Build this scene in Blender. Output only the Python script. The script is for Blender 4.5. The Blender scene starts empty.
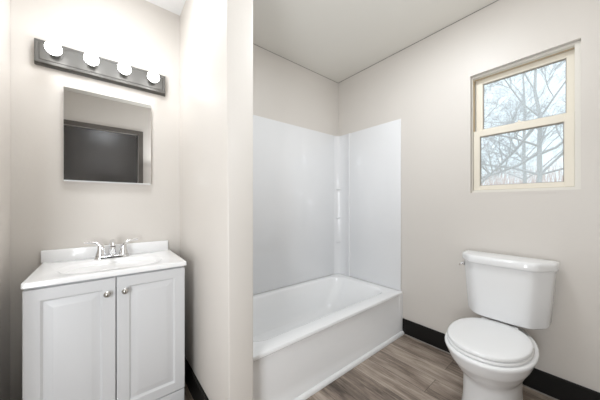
import bpy, bmesh, math, random
from mathutils import Vector, Matrix
PI = math.pi
C = bpy.context.scene.collection
SC = bpy.context.scene

# ------------------------------------------------------------------ camera, world, exposure
cam_data = bpy.data.cameras.new('camera')
cam_data.sensor_width = 36.0
cam_data.lens = 242.64 / 600 * 36
cam_data.shift_y = 0.0076
cam_data.clip_start = 0.02
cam = bpy.data.objects.new('camera', cam_data)
C.objects.link(cam)
cam.location = (0, 0, 1.1015)
cam.rotation_euler = (PI / 2, 0, math.radians(51.035 - 90))
SC.camera = cam

world = bpy.data.worlds.new('sky')
SC.world = world
world.use_nodes = True
wn = world.node_tree
bg = wn.nodes['Background']
bg.inputs['Color'].default_value = (0.82, 0.92, 1.0, 1)
bg.inputs['Strength'].default_value = 1.0

SC.view_settings.view_transform = 'Standard'
SC.view_settings.look = 'None'
SC.view_settings.gamma = 1
SC.view_settings.use_curve_mapping = False
SC.view_settings.exposure = 0.32

FILL_UP = 5.6  # added fill light aimed at the ceiling
FILL_LEFT = 14.5  # added fill light left of the camera
BULB = 11.5       # vanity globes
DOME = 37.0       # added fill light on the ceiling in front of the bathtub
DOME2 = 22.0      # added fill light on the ceiling of the vanity nook
DAYLIGHT = 1.55    # sky strength
bg.inputs['Strength'].default_value = DAYLIGHT

# added fill light beside the camera, aimed up to bounce off the ceiling
fl = bpy.data.lights.new('fill_ceiling_bounce', 'AREA')
fl.shape = 'RECTANGLE'; fl.size = 0.35; fl.size_y = 0.35
fl.energy = FILL_UP
fl.color = (0.92, 0.96, 1.0)
flo = bpy.data.objects.new('fill_ceiling_bounce', fl)
C.objects.link(flo)
flo.location = (0.72, -0.12, 1.55)
flo.rotation_euler = (Vector((-0.05, 0.50, 0.88))).to_track_quat('-Z', 'Y').to_euler()

# added fill light, an unseen area lamp at the left of the camera
sb = bpy.data.lights.new('fill_left', 'AREA')
sb.shape = 'RECTANGLE'; sb.size = 0.4; sb.size_y = 1.0
sb.energy = FILL_LEFT
sb.color = (0.92, 0.96, 1.0)
sbo = bpy.data.objects.new('fill_left', sb)
C.objects.link(sbo)
sbo.location = (-0.62, -0.02, 1.0)
sbo.rotation_euler = (PI / 2, 0, math.radians(-52))

# ------------------------------------------------------------------ materials
def mat(name, col, rough=0.5, metal=0.0, spec=0.5, coat=0.0, bump=0.0, bscale=200.0, emit=None):
    m = bpy.data.materials.new(name)
    m.use_nodes = True
    n = m.node_tree.nodes
    b = n['Principled BSDF']
    b.inputs['Base Color'].default_value = (*col, 1)
    b.inputs['Roughness'].default_value = rough
    b.inputs['Metallic'].default_value = metal
    b.inputs['Specular IOR Level'].default_value = spec
    b.inputs['Coat Weight'].default_value = coat
    if emit:
        b.inputs['Emission Color'].default_value = (*emit[0], 1)
        b.inputs['Emission Strength'].default_value = emit[1]
    if bump:
        tc = n.new('ShaderNodeTexCoord')
        nz = n.new('ShaderNodeTexNoise')
        nz.inputs['Scale'].default_value = bscale
        nz.inputs['Detail'].default_value = 3
        bp = n.new('ShaderNodeBump')
        bp.inputs['Strength'].default_value = bump
        bp.inputs['Distance'].default_value = 0.002
        L = m.node_tree.links
        L.new(tc.outputs['Object'], nz.inputs['Vector'])
        L.new(nz.outputs['Fac'], bp.inputs['Height'])
        L.new(bp.outputs['Normal'], b.inputs['Normal'])
    return m

M_WALL = mat("greige_wall_paint", (0.69, 0.652, 0.607), 0.42, spec=0.4, bump=0.18, bscale=60)
M_CEIL = mat('greige_ceiling_paint', (0.78, 0.755, 0.70), 0.8, spec=0.2, bump=0.2, bscale=90)
M_CEILW = mat('white_ceiling_paint', (0.86, 0.86, 0.86), 0.8, spec=0.2)
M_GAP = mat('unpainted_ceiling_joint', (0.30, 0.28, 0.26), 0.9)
M_BASE = mat('black_baseboard_paint', (0.008, 0.0075, 0.007), 0.5, spec=0.25)
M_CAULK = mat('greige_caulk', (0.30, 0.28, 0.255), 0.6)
M_ACRYL = mat('white_acrylic', (0.89, 0.893, 0.896), 0.10, spec=0.5)
M_PANEL = mat('white_surround_plastic', (0.82, 0.825, 0.835), 0.07, spec=0.9, bump=0.02, bscale=5)
M_TRIMW = mat('white_trim_paint', (0.82, 0.82, 0.82), 0.35)
M_CERAM = mat('white_vitreous_china', (0.87, 0.875, 0.88), 0.08, spec=0.5)
M_SEAT = mat('white_seat_plastic', (0.85, 0.855, 0.86), 0.2)
M_CAB = mat('white_thermofoil', (0.70, 0.705, 0.715), 0.38)
M_MARBLE = mat('white_cultured_marble', (0.93, 0.93, 0.93), 0.10)
M_CHROME = mat('polished_chrome', (0.78, 0.78, 0.79), 0.08, metal=1.0)
M_NICKEL = mat('dark_brushed_nickel', (0.50, 0.49, 0.47), 0.22, metal=1.0)
M_PLATE = mat('brushed_nickel_plate', (0.12, 0.116, 0.108), 0.45, metal=0.6)
M_MIRROR = mat('mirror_silver', (0.74, 0.74, 0.74), 0.015, metal=1.0)
M_STEEL = mat('pale_mirror_edge', (0.75, 0.75, 0.74), 0.3, metal=0.3)
M_CREAM = mat('almond_vinyl', (0.82, 0.765, 0.655), 0.4)
M_CREAMD = mat('tan_vinyl_track', (0.60, 0.47, 0.31), 0.5)
M_DOOR = mat('dark_espresso_door_paint', (0.026, 0.023, 0.021), 0.24, spec=0.9, bump=0.35, bscale=14)
M_CASING = mat('dark_brown_casing_paint', (0.10, 0.088, 0.076), 0.4)
M_JAMB = mat('pale_window_jamb', (0.76, 0.73, 0.67), 0.4)
M_GASKET = mat('dark_glazing_gasket', (0.34, 0.31, 0.27), 0.6)
M_DARK = mat('dark_gap', (0.02, 0.02, 0.02), 0.8)
M_BULB = mat('lit_globe_bulb', (0.9, 0.9, 0.9), 0.3, emit=((0.98, 0.985, 1.0), BULB))
M_DOME = mat('fill_lamp_glass', (0.9, 0.9, 0.9), 0.3, emit=((0.92, 0.96, 1.0), DOME))  # glowing glass of the added ceiling lights
M_DOME2 = mat('fill_lamp_glass', (0.9, 0.9, 0.9), 0.3, emit=((0.92, 0.96, 1.0), DOME2))
M_BARK = mat('grey_bark', (0.50, 0.48, 0.46), 0.9, bump=0.6, bscale=30)
M_TWIG = mat('pale_grey_twigs', (0.52, 0.51, 0.51), 0.9)
M_BRUSH = mat('pinkish_brown_twigs', (0.82, 0.64, 0.56), 0.9)
M_GROUND = mat('winter_grass', (0.34, 0.30, 0.20), 0.95, bump=0.5, bscale=20)

def glass_mat():
    m = bpy.data.materials.new('window_glass')
    m.use_nodes = True
    n = m.node_tree.nodes
    n.remove(n['Principled BSDF'])
    o = n['Material Output']
    t = n.new('ShaderNodeBsdfTransparent'); t.inputs[0].default_value = (0.93, 0.955, 0.965, 1)
    g = n.new('ShaderNodeBsdfGlossy'); g.inputs['Roughness'].default_value = 0.02
    f = n.new('ShaderNodeFresnel'); f.inputs[0].default_value = 1.45
    x = n.new('ShaderNodeMixShader')
    L = m.node_tree.links
    d = n.new('ShaderNodeBsdfTranslucent'); d.inputs[0].default_value = (0.9, 0.92, 0.94, 1)
    v = n.new('ShaderNodeMixShader'); v.inputs[0].default_value = 0.22
    L.new(t.outputs[0], v.inputs[1]); L.new(d.outputs[0], v.inputs[2])
    L.new(f.outputs[0], x.inputs[0]); L.new(v.outputs[0], x.inputs[1]); L.new(g.outputs[0], x.inputs[2])
    L.new(x.outputs[0], o.inputs[0])
    return m
M_GLASS = glass_mat()

def floor_mat():
    m = bpy.data.materials.new('grey_brown_vinyl_planks')
    m.use_nodes = True
    n = m.node_tree.nodes; L = m.node_tree.links
    b = n['Principled BSDF']
    tc = n.new('ShaderNodeTexCoord')
    mp = n.new('ShaderNodeMapping'); mp.inputs['Rotation'].default_value = (0, 0, PI / 2)
    mp.inputs['Location'].default_value = (0.31, 0.05, 0)
    L.new(tc.outputs['Object'], mp.inputs['Vector'])
    br = n.new('ShaderNodeTexBrick')
    br.offset = 0.37
    br.inputs['Scale'].default_value = 1.0
    br.inputs['Brick Width'].default_value = 0.92
    br.inputs['Row Height'].default_value = 0.152
    br.inputs['Mortar Size'].default_value = 0.0012
    br.inputs['Mortar Smooth'].default_value = 0.2
    br.inputs['Bias'].default_value = 0.0
    br.inputs['Color1'].default_value = (0, 0, 0, 1)
    br.inputs['Color2'].default_value = (1, 1, 1, 1)
    br.inputs['Mortar'].default_value = (0.0, 0.0, 0.0, 1)
    L.new(mp.outputs[0], br.inputs['Vector'])
    # grain, stretched along the plank
    mg = n.new('ShaderNodeMapping'); mg.inputs['Scale'].default_value = (2.6, 30.0, 1)
    L.new(mp.outputs[0], mg.inputs['Vector'])
    off = n.new('ShaderNodeVectorMath'); off.operation = 'MULTIPLY_ADD'
    off.inputs[1].default_value = (7, 13, 5)
    L.new(br.outputs['Color'], off.inputs[0]); L.new(mg.outputs[0], off.inputs[2])
    n1 = n.new('ShaderNodeTexNoise'); n1.inputs['Scale'].default_value = 1.0
    n1.inputs['Detail'].default_value = 10; n1.inputs['Roughness'].default_value = 0.74
    n1.inputs['Distortion'].default_value = 1.2
    L.new(off.outputs[0], n1.inputs['Vector'])
    m2 = n.new('ShaderNodeMapping'); m2.inputs['Scale'].default_value = (2.2, 7.0, 1)
    L.new(mp.outputs[0], m2.inputs['Vector'])
    n2 = n.new('ShaderNodeTexNoise'); n2.inputs['Scale'].default_value = 1.6; n2.inputs['Detail'].default_value = 3
    L.new(m2.outputs[0], n2.inputs['Vector'])
    ad = n.new('ShaderNodeMath'); ad.operation = 'MULTIPLY_ADD'; ad.inputs[1].default_value = 0.62
    L.new(n1.outputs['Fac'], ad.inputs[0])
    a2 = n.new('ShaderNodeMath'); a2.operation = 'MULTIPLY_ADD'; a2.inputs[1].default_value = 0.36; a2.inputs[2].default_value = 0.0
    L.new(n2.outputs['Fac'], a2.inputs[0]); L.new(a2.outputs[0], ad.inputs[2])
    a3 = n.new('ShaderNodeMath'); a3.operation = 'MULTIPLY_ADD'; a3.inputs[1].default_value = 0.14
    L.new(br.outputs['Color'], a3.inputs[0]); L.new(ad.outputs[0], a3.inputs[2])
    cr = n.new('ShaderNodeValToRGB')
    e = cr.color_ramp.elements
    e[0].position = 0.40; e[0].color = (0.07, 0.052, 0.041, 1)
    e[1].position = 0.68; e[1].color = (0.50, 0.42, 0.352, 1)
    k = e.new(0.53); k.color = (0.25, 0.198, 0.16, 1)
    L.new(a3.outputs[0], cr.inputs[0])
    mx = n.new('ShaderNodeMix'); mx.data_type = 'RGBA'
    mx.inputs['B'].default_value = (0.06, 0.048, 0.04, 1)
    L.new(br.outputs['Fac'], mx.inputs['Factor']); L.new(cr.outputs[0], mx.inputs['A'])
    L.new(mx.outputs['Result'], b.inputs['Base Color'])
    b.inputs['Roughness'].default_value = 0.42
    bp = n.new('ShaderNodeBump'); bp.inputs['Strength'].default_value = 0.15; bp.inputs['Distance'].default_value = 0.002
    L.new(n1.outputs['Fac'], bp.inputs['Height']); L.new(bp.outputs[0], b.inputs['Normal'])
    return m
M_FLOOR = floor_mat()

# ------------------------------------------------------------------ helpers
def obj(name, bm, m, parent=None, smooth=None):
    bmesh.ops.recalc_face_normals(bm, faces=bm.faces)
    me = bpy.data.meshes.new(name)
    bm.to_mesh(me); bm.free()
    me.materials.append(m)
    if smooth is not None:
        for p in me.polygons: p.use_smooth = True
        me.set_sharp_from_angle(angle=math.radians(smooth))
    o = bpy.data.objects.new(name, me)
    C.objects.link(o)
    if parent is not None:
        o.parent = parent
        o.matrix_parent_inverse = parent.matrix_world.inverted() if False else Matrix.Translation(-parent.location)
    return o

def thing(name, label, cat, loc, group=None):
    o = bpy.data.objects.new(name, None)
    C.objects.link(o)
    o.empty_display_size = 0.05
    o.location = loc
    o['label'] = label; o['category'] = cat
    if group: o['group'] = group
    return o

def tag(o, label, cat, group=None):
    o['label'] = label; o['category'] = cat
    if group: o['group'] = group
    return o

def struct(name, bm, m, parent=None, smooth=None):
    o = obj(name, bm, m, parent, smooth)
    if parent is None: o['kind'] = 'structure'
    return o

def box(bm, x0, x1, y0, y1, z0, z1, bevel=0.0, seg=2):
    r = bmesh.ops.create_cube(bm, size=1.0)
    vs = r['verts']
    for v in vs:
        v.co = Vector((x0 + (v.co.x + .5) * (x1 - x0), y0 + (v.co.y + .5) * (y1 - y0), z0 + (v.co.z + .5) * (z1 - z0)))
    if bevel:
        es = list({e for v in vs for e in v.link_edges})
        bmesh.ops.bevel(bm, geom=es, offset=bevel, segments=seg, profile=0.5, affect='EDGES')
    return vs

def new(): return bmesh.new()

def boxes(*bs, bevel=0.0):
    bm = new()
    for b in bs: box(bm, *b, bevel=bevel)
    return bm

def loft(bm, loops, cap0=True, cap1=True, closed=True):
    rows = [[bm.verts.new(p) for p in L] for L in loops]
    n = len(rows[0])
    for a, b in zip(rows[:-1], rows[1:]):
        for i in range(n if closed else n - 1):
            j = (i + 1) % n
            bm.faces.new((a[i], a[j], b[j], b[i]))
    if cap0: bm.faces.new(rows[0])
    if cap1: bm.faces.new(rows[-1])
    return rows

def tube(bm, pts, radii, n=10, cap=True):
    pts = [Vector(p) for p in pts]
    if not hasattr(radii, '__len__'): radii = [radii] * len(pts)
    loops = []
    u = None
    for i, p in enumerate(pts):
        t = (pts[min(i + 1, len(pts) - 1)] - pts[max(i - 1, 0)]).normalized()
        if u is None:
            u = t.orthogonal().normalized()
        else:
            u = (u - t * u.dot(t))
            u = u.normalized() if u.length > 1e-6 else t.orthogonal().normalized()
        w = t.cross(u)
        loops.append([p + (u * math.cos(2 * PI * k / n) + w * math.sin(2 * PI * k / n)) * radii[i] for k in range(n)])
    loft(bm, loops, cap, cap)

def lathe(bm, prof, origin, axis, n=24, cap0=True, cap1=True):
    """prof: list of (radius, distance along axis)"""
    a = Vector(axis).normalized(); u = a.orthogonal().normalized(); w = a.cross(u); o = Vector(origin)
    loops = [[o + a * h + (u * math.cos(2 * PI * k / n) + w * math.sin(2 * PI * k / n)) * max(r, 1e-4) for k in range(n)] for r, h in prof]
    loft(bm, loops, cap0, cap1)

def rrect(x0, x1, y0, y1, r, z, k=6):
    r = min(r, (x1 - x0) / 2 - 1e-4, (y1 - y0) / 2 - 1e-4)
    out = []
    for cx, cy, a0 in ((x1 - r, y1 - r, 0), (x0 + r, y1 - r, PI / 2), (x0 + r, y0 + r, PI), (x1 - r, y0 + r, 1.5 * PI)):
        for i in range(k + 1):
            a = a0 + PI / 2 * i / k
            out.append(Vector((cx + r * math.cos(a), cy + r * math.sin(a), z)))
    return out

# ------------------------------------------------------------------ room dimensions
W = 2.0          # window wall
B = 1.8069       # rear wall of nook and alcove
T = 1.0638       # front of tub
H = 2.435        # ceiling
HN = 2.392       # nook ceiling
PF, PL, PR = 0.98, 0.4046, 0.5236     # partition front, left face, right face
NX = -0.354      # left side of the vanity nook
YF = -0.36       # wall behind the camera
WY0, WY1, WZ0, WZ1 = 0.0645, 0.572, 1.183, 2.001   # window opening

struct('floor', boxes((-0.92, W + .15, YF - .16, B + .12, -0.1, 0.0)), M_FLOOR)
struct('ceiling', boxes((-0.92, W + .15, YF - .16, B + .12, H, H + .1)), M_CEIL)
struct('ceiling.001', boxes((NX, PL, PF, B, HN, H - .001)), M_CEILW)
struct('wall_back', boxes((-0.92, W + .15, B, B + .12, 0, H)), M_WALL)
bm = boxes((W, W + .15, YF - .16, WY0, 0, H), (W, W + .15, WY1, B, 0, H),
           (W, W + .15, WY0, WY1, 0, WZ0), (W, W + .15, WY0, WY1, WZ1, H))
struct('wall_right', bm, M_WALL)
# partition: its nook face leans by a few millimetres
bm = new()
vs = box(bm, PL, PR, PF, B - .0005, 0, H - .0005)
for v in vs:
    if abs(v.co.x - PL) < 1e-4 and abs(v.co.y - PF) < 1e-4:
        v.co.x = 0.411 if v.co.z < 1 else 0.396
bev = [e for e in bm.edges if all(abs(v.co.y - PF) < 1e-4 for v in e.verts) and abs(e.verts[0].co.z - e.verts[1].co.z) > 1]
bmesh.ops.bevel(bm, geom=bev, offset=0.006, segments=3, profile=0.5, affect='EDGES')
struct('wall_partition', bm, M_WALL, smooth=40)
struct('wall_left', boxes((-0.92, NX, PF, B - .0005, 0, H - .0005), (-0.92, -0.80, YF - .16, PF, 0, H - .0005)), M_WALL)
DX0, DX1, DZ = -0.40, 0.36, 2.035
struct('wall_front', boxes((-0.80, W, YF - .16, YF - .06, 0, H - .0005), (-0.80, DX0, YF - .06, YF, 0, H - .0005),
                           (DX1, W, YF - .06, YF, 0, H - .0005), (DX0, DX1, YF - .06, YF, DZ, H - .0005)), M_WALL)
# thin unpainted joint between ceiling and walls of the alcove
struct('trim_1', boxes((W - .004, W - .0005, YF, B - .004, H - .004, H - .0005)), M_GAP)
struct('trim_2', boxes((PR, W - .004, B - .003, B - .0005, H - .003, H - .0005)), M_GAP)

# door behind the camera, seen in the mirror
bm = new()
box(bm, DX0 + .004, DX1 - .004, YF - .058, YF - .022, 0.008, DZ - .006, bevel=0.002)
door = struct('door_1', bm, M_DOOR)
bm = new()
cw = .056
box(bm, DX0 - cw, DX0 - .002, YF + .0005, YF + .016, 0, DZ + cw, bevel=.003)
box(bm, DX1 + .002, DX1 + cw, YF + .0005, YF + .016, 0, DZ + cw, bevel=.003)
box(bm, DX0 - .002, DX1 + .002, YF + .0005, YF + .016, DZ + .002, DZ + cw, bevel=.003)
obj('door_frame', bm, M_CASING, door)
bm = new()
lathe(bm, [(.026, 0), (.026, .006), (.010, .010), (.010, .035), (.022, .042), (.027, .055), (.022, .068), (.006, .073)], (DX0 + .07, YF - .0215, .95), (0, 1, 0))
obj('door_knob', bm, M_NICKEL, door, 40)

# baseboards
def baseboard(name, bm): return struct(name, bm, M_BASE)
bbh = 0.1277
bm = new(); box(bm, W - .014, W - .0005, YF + .001, T - .0005, 0.0005, bbh, bevel=.003)
baseboard('baseboard_right', bm)
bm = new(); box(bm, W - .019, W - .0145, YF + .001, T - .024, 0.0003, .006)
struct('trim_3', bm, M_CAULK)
bm = new(); vs = box(bm, PL - .013, PL - .0005, PF + .002, B - .002, 0.0005, bbh)
for v in vs:
    if v.co.y < PF + .1: v.co.x += .0055
baseboard('baseboard_left', bm)
bm = new(); box(bm, NX + .001, PL - .02, B - .014, B - .0005, 0.0005, bbh, bevel=.003)
baseboard('baseboard_back', bm)
bm = new(); box(bm, NX + .0005, NX + .014, PF + .002, B - .016, 0.0005, bbh, bevel=.003)
baseboard('baseboard_nook', bm)
bm = new(); box(bm, PL + .012, PR, PF - .014, PF - .0005, 0.0005, bbh, bevel=.003)
baseboard('baseboard_partition', bm)
bm = new(); box(bm, DX1 + cw + .002, W - .02, YF + .0005, YF + .014, 0.0005, bbh, bevel=.003)
baseboard('baseboard_front', bm)

# ------------------------------------------------------------------ window_1
win = struct('window_1', boxes(
    (2.028, 2.13, WY0 + .001, WY0 + .024, WZ0 + .001, WZ1 - .001), (2.028, 2.13, WY1 - .006, WY1 - .001, WZ0 + .001, WZ1 - .001),
    (2.028, 2.13, WY0 + .024, WY1 - .006, WZ0 + .001, WZ0 + .018), (2.028, 2.13, WY0 + .024, WY1 - .006, WZ1 - .014, WZ1 - .001)), M_JAMB)
def sash(name, x0, x1, y0, y1, z0, z1, py0, py1, pz0, pz1):
    bm = new()
    for b in ((x0, x1, y0, py0, z0, z1), (x0, x1, py1, y1, z0, z1), (x0, x1, py0 - .001, py1 + .001, z0, pz0), (x0, x1, py0 - .001, py1 + .001, pz1, z1)):
        box(bm, *b, bevel=.0025)
    s = obj(name, bm, M_CREAM, win)
    xm = (x0 + x1) / 2
    bm = new()
    for b in ((py0, py0 + .004, pz0, pz1), (py1 - .004, py1, pz0, pz1), (py0 + .004, py1 - .004, pz0, pz0 + .003), (py0 + .004, py1 - .004, pz1 - .005, pz1)):
        box(bm, xm - .006, xm + .006, *b)
    obj('gasket', bm, M_GASKET, s)
    obj('pane', boxes((xm - .002, xm + .002, py0 + .002, py1 - .002, pz0 + .001, pz1 - .001)), M_GLASS, s)
    return s
lo = sash('lower_sash', 2.042, 2.074, .089, .5645, 1.202, 1.617, .129, .5285, 1.232, 1.575)
up = sash('upper_sash', 2.080, 2.110, .089, .5600, 1.590, 1.986, .122, .5205, 1.632, 1.952)
obj('track', boxes((2.040, 2.079, WY1 - .0075, WY1 - .0061, 1.62, WZ1 - .02), (2.06, 2.079, WY0 + .0245, WY1 - .008, 1.987, WZ1 - .0145)), M_CREAMD, win)
bm = new(); box(bm, 2.05, 2.072, .300, .345, 1.6175, 1.628, bevel=.003); box(bm, 2.046, 2.056, .317, .329, 1.620, 1.637, bevel=.002)
obj('sash_lock', bm, M_CREAM, win)
bm = new(); box(bm, 2.003, 2.04, WY0 + .006, WY0 + .02, 1.612, 1.628, bevel=.003)
bm.free()
struct('trim_4', boxes((W - .0015, 2.028, WY0 - .006, WY1 + .004, WZ0 - .0135, WZ0 + .0005)), M_WALL)

# ------------------------------------------------------------------ bathtub (alcove)
tx0, tx1, ty0, ty1, tz = PR + .002, W - .002, T, B - .004, 0.3553
bm = new()
loops = [rrect(tx0, tx1, ty0 + .012, ty1, .004, .02), rrect(tx0, tx1, ty0 + .012, ty1, .004, tz - .02),
         rrect(tx0, tx1, ty0, ty1, .006, tz - .018), rrect(tx0, tx1, ty0, ty1, .006, tz - .008),
         rrect(tx0 + .002, tx1 - .002, ty0 + .003, ty1 - .002, .008, tz - .002),
         rrect(tx0 + .01, tx1 - .01, ty0 + .012, ty1 - .008, .012, tz),
         rrect(tx0 + .075, tx1 - .075, ty0 + .092, ty1 - .050, .11, tz - .001),
         rrect(tx0 + .083, tx1 - .083, ty0 + .100, ty1 - .058, .115, tz - .005),
         rrect(tx0 + .092, tx1 - .094, ty0 + .108, ty1 - .066, .12, tz - .02),
         rrect(tx0 + .11, tx1 - .15, ty0 + .122, ty1 - .08, .13, tz - .12),
         rrect(tx0 + .135, tx1 - .22, ty0 + .14, ty1 - .098, .14, tz - .23),
         rrect(tx0 + .16, tx1 - .265, ty0 + .165, ty1 - .123, .14, tz - .275),
         rrect(tx0 + .20, tx1 - .32, ty0 + .205, ty1 - .163, .12, tz - .288)]
loft(bm, loops, cap0=False)
tub = thing('bathtub', 'glossy white alcove bathtub between the partition and the window wall', 'bathtub', ((tx0 + tx1) / 2, (ty0 + ty1) / 2, 0))
obj('basin', bm, M_ACRYL, tub, 40)
# apron with a shallow recessed field
bm = new()
def vloop(x0, x1, z0, z1, y, r):
    return [Vector((p.x, y, p.y)) for p in rrect(x0, x1, z0, z1, r, 0)]
def field(x0, x1, z0, z1, y, rb, rt, k=6):
    """panel outline with large lower and small upper corners"""
    out = []
    for cx, cz, r, a0 in ((x1 - rt, z1 - rt, rt, 0), (x0 + rt, z1 - rt, rt, PI / 2), (x0 + rb, z0 + rb, rb, PI), (x1 - rb, z0 + rb, rb, 1.5 * PI)):
        for i in range(k + 1):
            a = a0 + PI / 2 * i / k
            out.append(Vector((cx + r * math.cos(a), y, cz + r * math.sin(a))))
    return out
loft(bm, [vloop(tx0, tx1, .0015, tz - .0185, ty0 + .0119, .001), vloop(tx0, tx1, .0015, tz - .0185, ty0 + .0012, .001),
          field(tx0 + .006, tx1 - .045, .040, tz - .022, ty0 + .0012, .09, .012),
          field(tx0 + .012, tx1 - .056, .052, tz - .028, ty0 + .008, .085, .010)], cap0=False)
obj('apron', bm, M_ACRYL, tub, 30)
bm = new()
lathe(bm, [(.03, 0), (.03, .003), (.026, .005), (.004, .005)], (tx0 + .3, (ty0 + ty1) / 2, tz - .2878), (0, 0, 1))
obj('drain', bm, M_CHROME, tub, 40)
# quarter-round strip along the foot of the apron
bm = new()
prof = [(0, 0), (-.020, 0)] + [(-.020 + .02 * (1 - math.cos(a)), .004 + .020 * math.sin(a)) for a in [PI / 2 * i / 6 for i in range(7)]]
loft(bm, [[Vector((x, T + .0005 + p, .0005 + q)) for p, q in prof] for x in (PR + .002, W - .0155)])
tag(obj('floor_moulding', bm, M_TRIMW, None, 40), 'white quarter round moulding strip on the floor along the bathtub apron', 'moulding')

# ------------------------------------------------------------------ shower surround
sz0, sz1 = tz + .001, 1.843
sur = thing('shower_surround', 'glossy white plastic wall surround standing on the bathtub rim', 'shower surround', ((tx0 + tx1) / 2, B, sz0))
bm = new()
box(bm, PR + .002, W - .055, B - .010, B - .001, sz0, sz1, bevel=.003)
obj('rear_panel', bm, M_PANEL, sur, 40)
bm = new()
box(bm, W - .010, W - .001, T + .0165, B - .150, sz0, sz1, bevel=.003)
obj('end_panel', bm, M_PANEL, sur, 40)
bm = new()
box(bm, PR + .001, PR + .009, T + .0165, B - .012, sz0, sz1, bevel=.003)
obj('end_panel', bm, M_PANEL, sur, 40)
# corner column: coved, with a raised lip at each side
bm = new()
rc = .055
path = [(W - .0105, B - .172), (W - .017, B - .168), (W - .018, B - .160), (W - .012, B - .154), (W - .012, B - .012 - rc)]
for i in range(1, 9):
    a = PI / 2 * i / 8
    path.append((W - .012 - rc + rc * math.cos(a), B - .012 - rc + rc * math.sin(a)))
path += [(W - .076, B - .0105), (W - .076, B - .0020), (W - .001, B - .0020), (W - .001, B - .148), (W - .0102, B - .149)]
nz_ = 2
loft(bm, [[Vector((x, y, z)) for x, y in path] for z in (sz0, sz1 - .001)])
cc = obj('corner_column', bm, M_PANEL, sur, 50)
for z in (.694, .955, 1.26):
    bm = new()
    rr = .040
    def shelf(zz, g):
        ctr = (W - .0125, B - .0122)
        out = [Vector((ctr[0], ctr[1], zz))]
        for i in range(9):
            a = PI / 2 * i / 8
            out.append(Vector((ctr[0] - (rr - g) * math.cos(a), ctr[1] - (rr - g) * math.sin(a), zz)))
        return out
    loft(bm, [shelf(z, .004), shelf(z + .004, 0), shelf(z + .005, 0), shelf(z + .008, .004)])
    obj('corner_shelf', bm, M_PANEL, sur, 40)

# ------------------------------------------------------------------ vanity cabinet, top, faucet
vx0, vx1, vyf, vyb = -.240, .332, 1.375, B - .022
ctop = 0.804
ctz = ctop - .021
van = thing('vanity_cabinet', 'white two door vanity cabinet standing in the nook below the mirror', 'cabinet', ((vx0 + vx1) / 2, (vyf + vyb) / 2, 0))
bm = new()
box(bm, vx0 + .001, vx0 + .017, vyf + .021, vyb, 0, ctz - .001)
box(bm, vx1 - .017, vx1 - .001, vyf + .021, vyb, 0, ctz - .001)
box(bm, vx0 + .017, vx1 - .017, vyb - .006, vyb, .0, ctz - .001)
box(bm, vx0 + .017, vx1 - .017, vyf + .03, vyb - .006, .10, .116)
box(bm, vx0 + .017, vx1 - .017, vyf + .021, vyf + .036, ctz - .06, ctz - .001)
obj('carcass', bm, M_CAB, van)
bm = new()
box(bm, vx0 + .001, vx1 - .001, vyf + .002, vyf + .0205, .0, .1345, bevel=.004)
obj('bottom_rail', bm, M_CAB, van, 30)
xm = .0437
def door_leaf(x0, x1, knob_x):
    bm = new()
    z0, z1 = .1395, ctz - .0115
    yf = vyf
    def rl(i, y, r=.002): return [Vector((p.x, y, p.y)) for p in rrect(x0 + i, x1 - i, z0 + i, z1 - i, r, 0, 2)]
    loft(bm, [rl(0, yf + .018), rl(0, yf + .003), rl(.003, yf), rl(.046, yf), rl(.054, yf + .009), rl(.0565, yf + .009), rl(.080, yf + .0012), rl(.083, yf + .0005)])
    d = obj('door', bm, M_CAB, van, 25)
    bm = new()
    lathe(bm, [(.0065, 0), (.006, .010), (.009, .013), (.0125, .016), (.0135, .020), (.010, .025), (.004, .029)], (knob_x, yf - .0003, .7075), (0, -1, 0), 20)
    obj('knob', bm, M_NICKEL, d, 40)
door_leaf(vx0, xm - .0018, .0117)
door_leaf(xm + .0018, vx1, .0757)

# top with integral oval bowl
kx0, kx1, kyf, kyb = -.2425, .338, 1.363, B - .0015
top = thing('vanity_sink', 'white cultured marble sink top lying on the vanity cabinet', 'sink', ((kx0 + kx1) / 2, (kyf + kyb) / 2, ctz))
def ell(cx, cy, a, b, z, n=28, rect=None):
    pts = rrect(0, 1, 0, 1, .01, 0, 6)
    return [Vector((cx + a * math.cos(t), cy + b * math.sin(t), z)) for t in [math.atan2(p.y - .5, p.x - .5) for p in pts]]
bm = new()
scx, scy = .0445, 1.545
loops = [rrect(kx0 + .001, kx1 - .001, kyf + .001, kyb, .004, ctz), rrect(kx0, kx1, kyf, kyb, .004, ctz + .001),
         rrect(kx0, kx1, kyf, kyb, .004, ctop - .003), rrect(kx0 + .001, kx1 - .001, kyf + .001, kyb, .005, ctop - .0008), rrect(kx0 + .004, kx1 - .004, kyf + .004, kyb - .001, .006, ctop)]
def rr_sq(a, b, z, r): return rrect(scx - a, scx + a, scy - b, scy + b, r, z)
for a, b, z in ((.215, .135, 0), (.205, .128, -.004), (.19, .118, -.02), (.165, .10, -.055), (.12, .072, -.095), (.06, .04, -.115), (.022, .02, -.119)):
    loops.append(rr_sq(a, b, ctop + z, min(a, b) * .99))
loft(bm, loops)
obj('counter', bm, M_MARBLE, top, 35)
bm = new()
box(bm, kx0 - .007, kx1 - .008, B - .0215, B - .0016, ctop - .002, ctop + .062, bevel=.004)
obj('backsplash', bm, M_MARBLE, top, 30)
bm = new()
lathe(bm, [(.02, 0), (.02, .003), (.004, .004)], (scx, scy, ctop - .118), (0, 0, 1))
obj('drain', bm, M_CHROME, top, 40)

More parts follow.
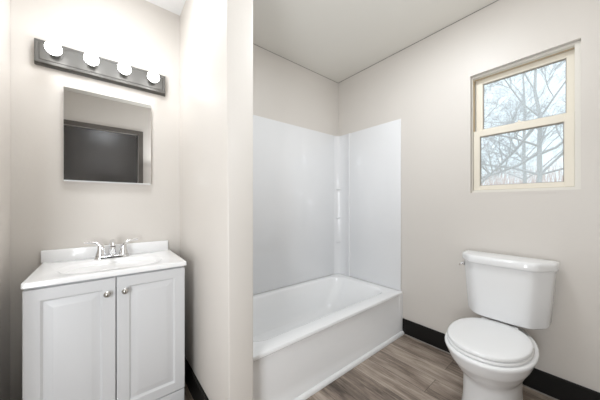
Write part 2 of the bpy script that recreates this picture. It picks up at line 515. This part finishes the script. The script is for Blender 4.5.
fx, fy, fz = .038, 1.722, ctop + .0005
fau = thing('faucet', 'chrome two lever centerset faucet on the sink top', 'faucet', (fx, fy, fz))
bm = new()
pl = lambda i, z: rrect(fx - .080 + i, fx + .080 - i, fy - .028 + i, fy + .028 - i, .028, z)
loft(bm, [pl(0, fz), pl(0, fz + .009), pl(.003, fz + .014), pl(.008, fz + .016)])
obj('base_plate', bm, M_CHROME, fau, 40)
bm = new()
pts = [(0, .006, .014), (0, .004, .05), (0, -.004, .075), (0, -.022, .092), (0, -.048, .096), (0, -.078, .088), (0, -.102, .070)]
tube(bm, [(fx + a, fy + b, fz + c) for a, b, c in pts], [.019, .016, .0145, .0135, .0125, .012, .0115], 16)
lathe(bm, [(.0118, 0), (.0122, .006), (.0085, .012)], (fx, fy - .103, fz + .069), (0, -.55, -.83), 16)
obj('spout', bm, M_CHROME, fau, 50)
bm = new()
lathe(bm, [(.003, 0), (.003, .045), (.0065, .048), (.0065, .056), (.003, .06)], (fx, fy + .022, fz + .0165), (0, 0, 1), 12)
obj('lift_rod', bm, M_CHROME, fau, 50)
for s in (-1, 1):
    hx = fx + s * .051
    bm = new()
    lathe(bm, [(.0245, 0), (.022, .012), (.0165, .032), (.0145, .046), (.013, .056), (.006, .061)], (hx, fy, fz + .0162), (0, 0, 1), 20)
    h = obj('handle', bm, M_CHROME, fau, 50)
    bm = new()
    tube(bm, [(hx - s * .012, fy - .006, fz + .050), (hx, fy - .004, fz + .072), (hx + s * .018, fy, fz + .086), (hx + s * .042, fy + .006, fz + .091), (hx + s * .068, fy + .012, fz + .092)], [.009, .0095, .0075, .006, .0065], 12)
    obj('lever', bm, M_CHROME, h, 60)

# ------------------------------------------------------------------ mirror cabinet
mx0, mx1, mz0, mz1 = -.166, .232, 1.2266, 1.727
mir = thing('mirror_cabinet', 'frameless recessed mirror cabinet on the wall above the sink', 'mirror', ((mx0 + mx1) / 2, B, mz0))
obj('cabinet_rim', boxes((mx0 + .006, mx1 - .006, B - .018, B - .0005, mz0 + .006, mz1 - .006)), M_STEEL, mir)
bm = new()
mym = B - .0275
loft(bm, [[Vector((p.x, y, p.y)) for p in rrect(mx0 + i, mx1 - i, mz0 + i, mz1 - i, .001, 0, 1)] for i, y in ((0, mym + .009), (0, mym + .0012), (.0012, mym))], cap0=True, cap1=False)
obj('mirror_edge', bm, M_STEEL, mir)
bm = new()
box(bm, mx0 + .0012, mx1 - .0012, mym + .0001, mym + .004, mz0 + .0012, mz1 - .0012)
obj('mirror_glass', bm, M_MIRROR, mir)
bm = new()
for a in ((mx0 + .002, mx1 - .002, mym - .0012, mym - .0001, mz0 - .001, mz0 + .006),):
    box(bm, *a)
obj('bottom_clip', bm, M_STEEL, mir)

# ------------------------------------------------------------------ vanity light
lx0, lx1, lz0, lz1 = -.270, .311, 1.818, 1.933
lfy = B - .038
vl = thing('vanity_light', 'brushed nickel bar light with four lit globe bulbs above the mirror', 'light fixture', ((lx0 + lx1) / 2, B, lz0))
bm = new()
def ll(i, y): return [Vector((p.x, y, p.y)) for p in rrect(lx0 + i, lx1 - i, lz0 + i, lz1 - i, .003, 0, 2)]
loft(bm, [ll(-.004, B - .0005), ll(-.004, B - .008), ll(0, B - .010), ll(0, lfy + .003), ll(.002, lfy), ll(.009, lfy), ll(.012, lfy + .003), ll(.016, lfy + .003), ll(.019, lfy + .0005)])
obj('back_plate', bm, M_PLATE, vl, 25)
for i in range(4):
    bx = .0205 + (i - 1.5) * .142
    bm = new()
    lathe(bm, [(.024, 0), (.024, .004), (.020, .006), (.0185, .040), (.0175, .042)], (bx, lfy + .0003, 1.8725), (0, -1, 0), 24)
    s = obj('socket', bm, M_PLATE, vl, 40)
    bm = new()
    R_ = .0315
    pr = [(.0135, .0), (.015, .006)] + [(R_ * math.sin(a), .006 + R_ * math.cos(math.radians(23)) - R_ * math.cos(a)) for a in [math.radians(23) + (PI - math.radians(23)) * k / 14 for k in range(15)]]
    lathe(bm, pr, (bx, lfy - .040, 1.8725), (0, -1, 0), 28)
    obj('bulb', bm, M_BULB, s, 60)

# ------------------------------------------------------------------ toilet
ty = .374
toi = thing('toilet', 'white two piece toilet with closed lid against the window wall', 'toilet', (W - .35, ty, 0))
def P(f, s, z): return Vector((W - f, ty + s, z))
NP = 40
def bowl_loop(z, fb, ff, hw, e=2.2, fm=None):
    """egg outline: back at fb, front at ff, widest at fm"""
    fm = fm if fm is not None else fb + (ff - fb) * .52
    out = []
    for k in range(NP):
        t = 2 * PI * k / NP
        c, s = math.cos(t), math.sin(t)
        cc = math.copysign(abs(c) ** (2 / e), c); ss = math.copysign(abs(s) ** (2 / e), s)
        f = fm + (ff - fm) * cc if c > 0 else fm + (fm - fb) * cc
        out.append(P(f, hw * ss, z))
    return out
bm = new()
loft(bm, [bowl_loop(.0005, .13, .520, .124, 2.8), bowl_loop(.018, .13, .520, .124, 2.8), bowl_loop(.03, .135, .518, .119, 2.8),
          bowl_loop(.10, .13, .520, .117, 2.7), bowl_loop(.17, .12, .524, .117, 2.6), bowl_loop(.195, .11, .532, .120, 2.5),
          bowl_loop(.212, .11, .548, .126, 2.4), bowl_loop(.235, .10, .578, .139, 2.2, .36), bowl_loop(.262, .09, .606, .152, 2.1, .37), bowl_loop(.285, .085, .624, .161, 2.1, .38),
          bowl_loop(.298, .08, .636, .168, 2.1, .385), bowl_loop(.305, .078, .641, .171, 2.1, .387), bowl_loop(.325, .075, .651, .178, 2.1, .39), bowl_loop(.348, .07, .661, .186, 2.1, .395),
          bowl_loop(.360, .065, .666, .190, 2.1, .40), bowl_loop(.368, .06, .664, .188, 2.1, .40), bowl_loop(.3735, .065, .656, .181, 2.1, .40), bowl_loop(.3745, .08, .640, .165, 2.1, .40)])
obj('bowl', bm, M_CERAM, toi, 50)
# seat ring and lid
def seat_loops(z0, z1, ins, hw, ff, fb=.185, fm=.41):
    return [bowl_loop(z0, fb + .004, ff - .004 - ins, hw - .004 - ins, 2.15, fm), bowl_loop(z0 + .003, fb, ff - ins, hw - ins, 2.15, fm),
            bowl_loop(z1 - .006, fb, ff - ins, hw - ins, 2.15, fm), bowl_loop(z1 - .002, fb + .003, ff - .003 - ins, hw - .003 - ins, 2.15, fm),
            bowl_loop(z1, fb + .010, ff - .010 - ins, hw - .010 - ins, 2.15, fm)]
bm = new(); loft(bm, seat_loops(.3755, .3915, 0, .176, .653)); obj('seat', bm, M_SEAT, toi, 50)
bm = new()
L = seat_loops(.3925, .4115, .003, .176, .653)
L.append(bowl_loop(.4135, .24, .60, .13, 2.1, .41))
loft(bm, L); obj('seat_lid', bm, M_SEAT, toi, 50)
for s in (-1, 1):
    bm = new()
    box(bm, W - .205, W - .172, ty + s * .07 - .016, ty + s * .07 + .016, .3750, .4075, bevel=.006)
    obj('hinge', bm, M_SEAT, toi, 40)
    bm = new()
    lathe(bm, [(.013, 0), (.013, .006), (.009, .014), (.002, .017)], P(.30, s * .112, .018), (0, 0, 1), 14)
    obj('bolt_cap', bm, M_SEAT, toi, 50)
# tank
ty -= .008
def tank_loop(z, hw, g=0.0, fr=.214):
    """bowed plan: flat front, soft corners, cheeks curving back to the wall"""
    half = [(.022 + g, hw - g), (.075, hw - g), (.115, hw - .004 - g), (.150, hw - .028 - g), (fr - .020 - g, hw * .72), (fr - .002 - g, hw * .60), (fr + .003 - g, hw * .30)]
    pts = half + [(f, -q) for f, q in reversed(half)]
    for it in range(2):                       # corner cutting
        out = [pts[0]]
        for a, b in zip(pts[:-1], pts[1:]):
            out += [(a[0] * .75 + b[0] * .25, a[1] * .75 + b[1] * .25), (a[0] * .25 + b[0] * .75, a[1] * .25 + b[1] * .75)]
        out.append(pts[-1])
        pts = out
    return [P(f, q, z) for f, q in pts]
bm = new()
loft(bm, [tank_loop(.414, .188, .024, .200), tank_loop(.417, .190, .010, .202), tank_loop(.423, .192, .003, .203), tank_loop(.434, .193, 0, .204), tank_loop(.60, .205, 0, .210), tank_loop(.7395, .214, 0, .214)])
obj('tank', bm, M_CERAM, toi, 28)
bm = new()
def lid_loop(z, g): return tank_loop(z, .226, g, .226)
loft(bm, [lid_loop(.740, .006), lid_loop(.743, .001), lid_loop(.748, 0), lid_loop(.770, 0), lid_loop(.779, .003), lid_loop(.785, .011), lid_loop(.787, .022)])
obj('tank_lid', bm, M_CERAM, toi, 50)
bm = new()
lathe(bm, [(.013, 0), (.013, .003), (.008, .005), (.007, .010), (.010, .012), (.010, .017), (.004, .020)], P(.105, .2085, .706), (0, 1, 0), 16)
tube(bm, [P(.105, .2230, .706), P(.125, .2235, .705), P(.150, .2220, .703)], [.005, .005, .006], 10)
obj('flush_lever', bm, M_CHROME, toi, 50)

# ------------------------------------------------------------------ ceiling lights added out of view to fill the main room and nook
def fill_ceiling_light(x, y, H, label, m):
    lamp = thing('fill_ceiling_light', label, 'light fixture', (x, y, H))
    bm = new(); lathe(bm, [(.175, .0005), (.175, .022), (.165, .026)], (x, y, H), (0, 0, -1), 32)
    obj('base_ring', bm, M_PLATE, lamp, 40)
    bm = new(); lathe(bm, [(.16 * math.cos(a), .0265 + .012 * math.sin(a)) for a in [PI / 2 * k / 8 for k in range(9)]], (x, y, H), (0, 0, -1), 32)
    obj('dome', bm, m, lamp, 60)
fill_ceiling_light(1.20, 0.66, H, 'added round opal glass fill light on the greige ceiling in front of the bathtub', M_DOME)
fill_ceiling_light(0.02, 1.22, HN, 'added round opal glass fill light on the white ceiling of the vanity nook', M_DOME2)

# ------------------------------------------------------------------ outdoors
GZ = -0.6
bm = new(); box(bm, 2.4, 40, -25, 30, GZ - .2, GZ)
g = struct('ground', bm, M_GROUND)
def branch(rng, bm, bt, p, d, length, r, depth, up=.12):
    n = 4
    pts = [p]; q = p.copy(); dd = d.normalized()
    for i in range(n):
        dd = (dd + Vector((rng.uniform(-1, 1), rng.uniform(-1, 1), rng.uniform(-1, 1))) * .17 + Vector((0, 0, up)) * .25).normalized()
        q = q + dd * (length / n); pts.append(q.copy())
    rad = [r * (1 - .55 * i / n) for i in range(n + 1)]
    tube(bm if r > .012 else bt, pts, rad, 6 if r > .012 else 3, cap=False)
    if depth <= 0: return
    kids = rng.randint(4, 6)
    for k in range(kids):
        i = rng.randint(1, n)
        t = (pts[i] - pts[i - 1]).normalized()
        side = Vector((rng.uniform(-1, 1), rng.uniform(-1, 1), rng.uniform(-.5, .8)))
        nd = (t * rng.uniform(.5, 1.0) + side * rng.uniform(.6, 1.0)).normalized()
        branch(rng, bm, bt, pts[i], nd, length * rng.uniform(.42, .66), max(rad[i] * rng.uniform(.45, .7), .0035), depth - 1, up * .6)
def tree(label, x, y, h, r, seed, limbs, lean=(0, 0), arms=()):
    rng = random.Random(seed)
    t = thing('bare_tree', label, 'tree', (x, y, GZ), 'bare trees outside the window')
    bm = new()
    n = 9
    pts = [Vector((x + lean[0] * (i / n) + rng.uniform(-.05, .05), y + lean[1] * (i / n) + rng.uniform(-.05, .05), GZ + h * i / n)) for i in range(n + 1)]
    rad = [r * (1 - .75 * i / n) for i in range(n + 1)]
    tube(bm, pts, rad, 10, cap=True)
    obj('trunk', bm, M_BARK, t, 60)
    bb, bt = new(), new()
    for z, dy, dz, dx, ln, rr in limbs:
        i = min(n, max(1, round(z / h * n)))
        branch(rng, bb, bt, pts[i], Vector((dx, dy, dz)), ln, rr * .5, 4)
    for pts2, r0 in arms:
        k = len(pts2) - 1
        tube(bb, pts2, [r0 * (1 - .6 * i / k) for i in range(k + 1)], 6, cap=False)
        for i in range(1, k + 1):
            a, b = Vector(pts2[i - 1]), Vector(pts2[i])
            for q in range(3):
                branch(rng, bb, bt, a.lerp(b, rng.random()), Vector((rng.uniform(-.3, .3), (b - a).y + rng.uniform(-.5, .5), rng.uniform(.2, 1))), rng.uniform(.5, .9), r0 * .4, 2)
    obj('boughs', bb, M_BARK, t, 60)
    obj('twigs', bt, M_TWIG, t)
tree('bare grey tree with forked boughs behind the right side of the window', 6.9, 0.80, 5.2, .066, 4,
     [(2.3, .9, .30, -.1, 1.9, .05), (2.5, -.8, .8, .2, 1.6, .05), (2.9, .9, .55, 0, 1.8, .045), (3.4, -.5, .9, .1, 1.6, .04), (3.6, .7, .9, 0, 1.7, .04), (4.2, .4, 1.0, 0, 1.3, .03), (2.6, -.9, .3, -.1, 1.5, .04)],
     arms=[([(6.9, .80, 2.15), (6.85, 1.10, 1.93), (6.8, 1.45, 1.80), (6.8, 1.95, 1.62)], .034),
           ([(6.9, .80, 2.12), (6.9, .55, 2.22), (6.9, .25, 2.48), (6.9, .0, 2.9)], .03),
           ([(6.9, .80, 2.78), (6.85, 1.15, 2.25), (6.8, 1.5, 1.85), (6.8, 1.95, 1.35)], .034)])
tree('slender bare tree behind the left side of the window', 10.6, 3.6, 6.6, .06, 11,
     [(2.2, -.9, .5, -.1, 2.0, .05), (2.7, -.9, .7, 0, 2.1, .05), (3.2, .6, .8, 0, 1.8, .04), (3.8, -.8, .7, 0, 2.0, .04), (4.4, .4, .9, 0, 1.6, .03), (5.0, -.6, .7, 0, 1.6, .03)])
tree('tall thin bare tree farthest from the window glass', 15.0, 2.2, 8.5, .10, 23,
     [(2.6, -.8, .6, 0, 2.2, .06), (3.0, .8, .6, 0, 2.3, .06), (3.8, -.7, .8, 0, 2.3, .055), (4.6, .7, .8, 0, 2.3, .05), (5.4, -.5, 1, 0, 2.0, .045), (6.4, .5, 1, 0, 2.0, .04)])
# far thicket of winter brush
rng = random.Random(5)
bm = new()
for i in range(2200):
    x = rng.uniform(18.5, 22); y = rng.uniform(-2.5, 9); z0 = GZ
    h = rng.uniform(2.2, 4.4); a, b = rng.uniform(-.5, .5), rng.uniform(-.8, .8)
    tube(bm, [(x, y, z0), (x + a * .5, y + b * .5, z0 + h * .55), (x + a + .1, y + b, z0 + h)], [.022, .014, .006], 3, cap=False)
o = tag(obj('brush_thicket', bm, M_BRUSH), 'far thicket of pinkish brown winter brush outside the window', 'brush')
o['kind'] = 'stuff'
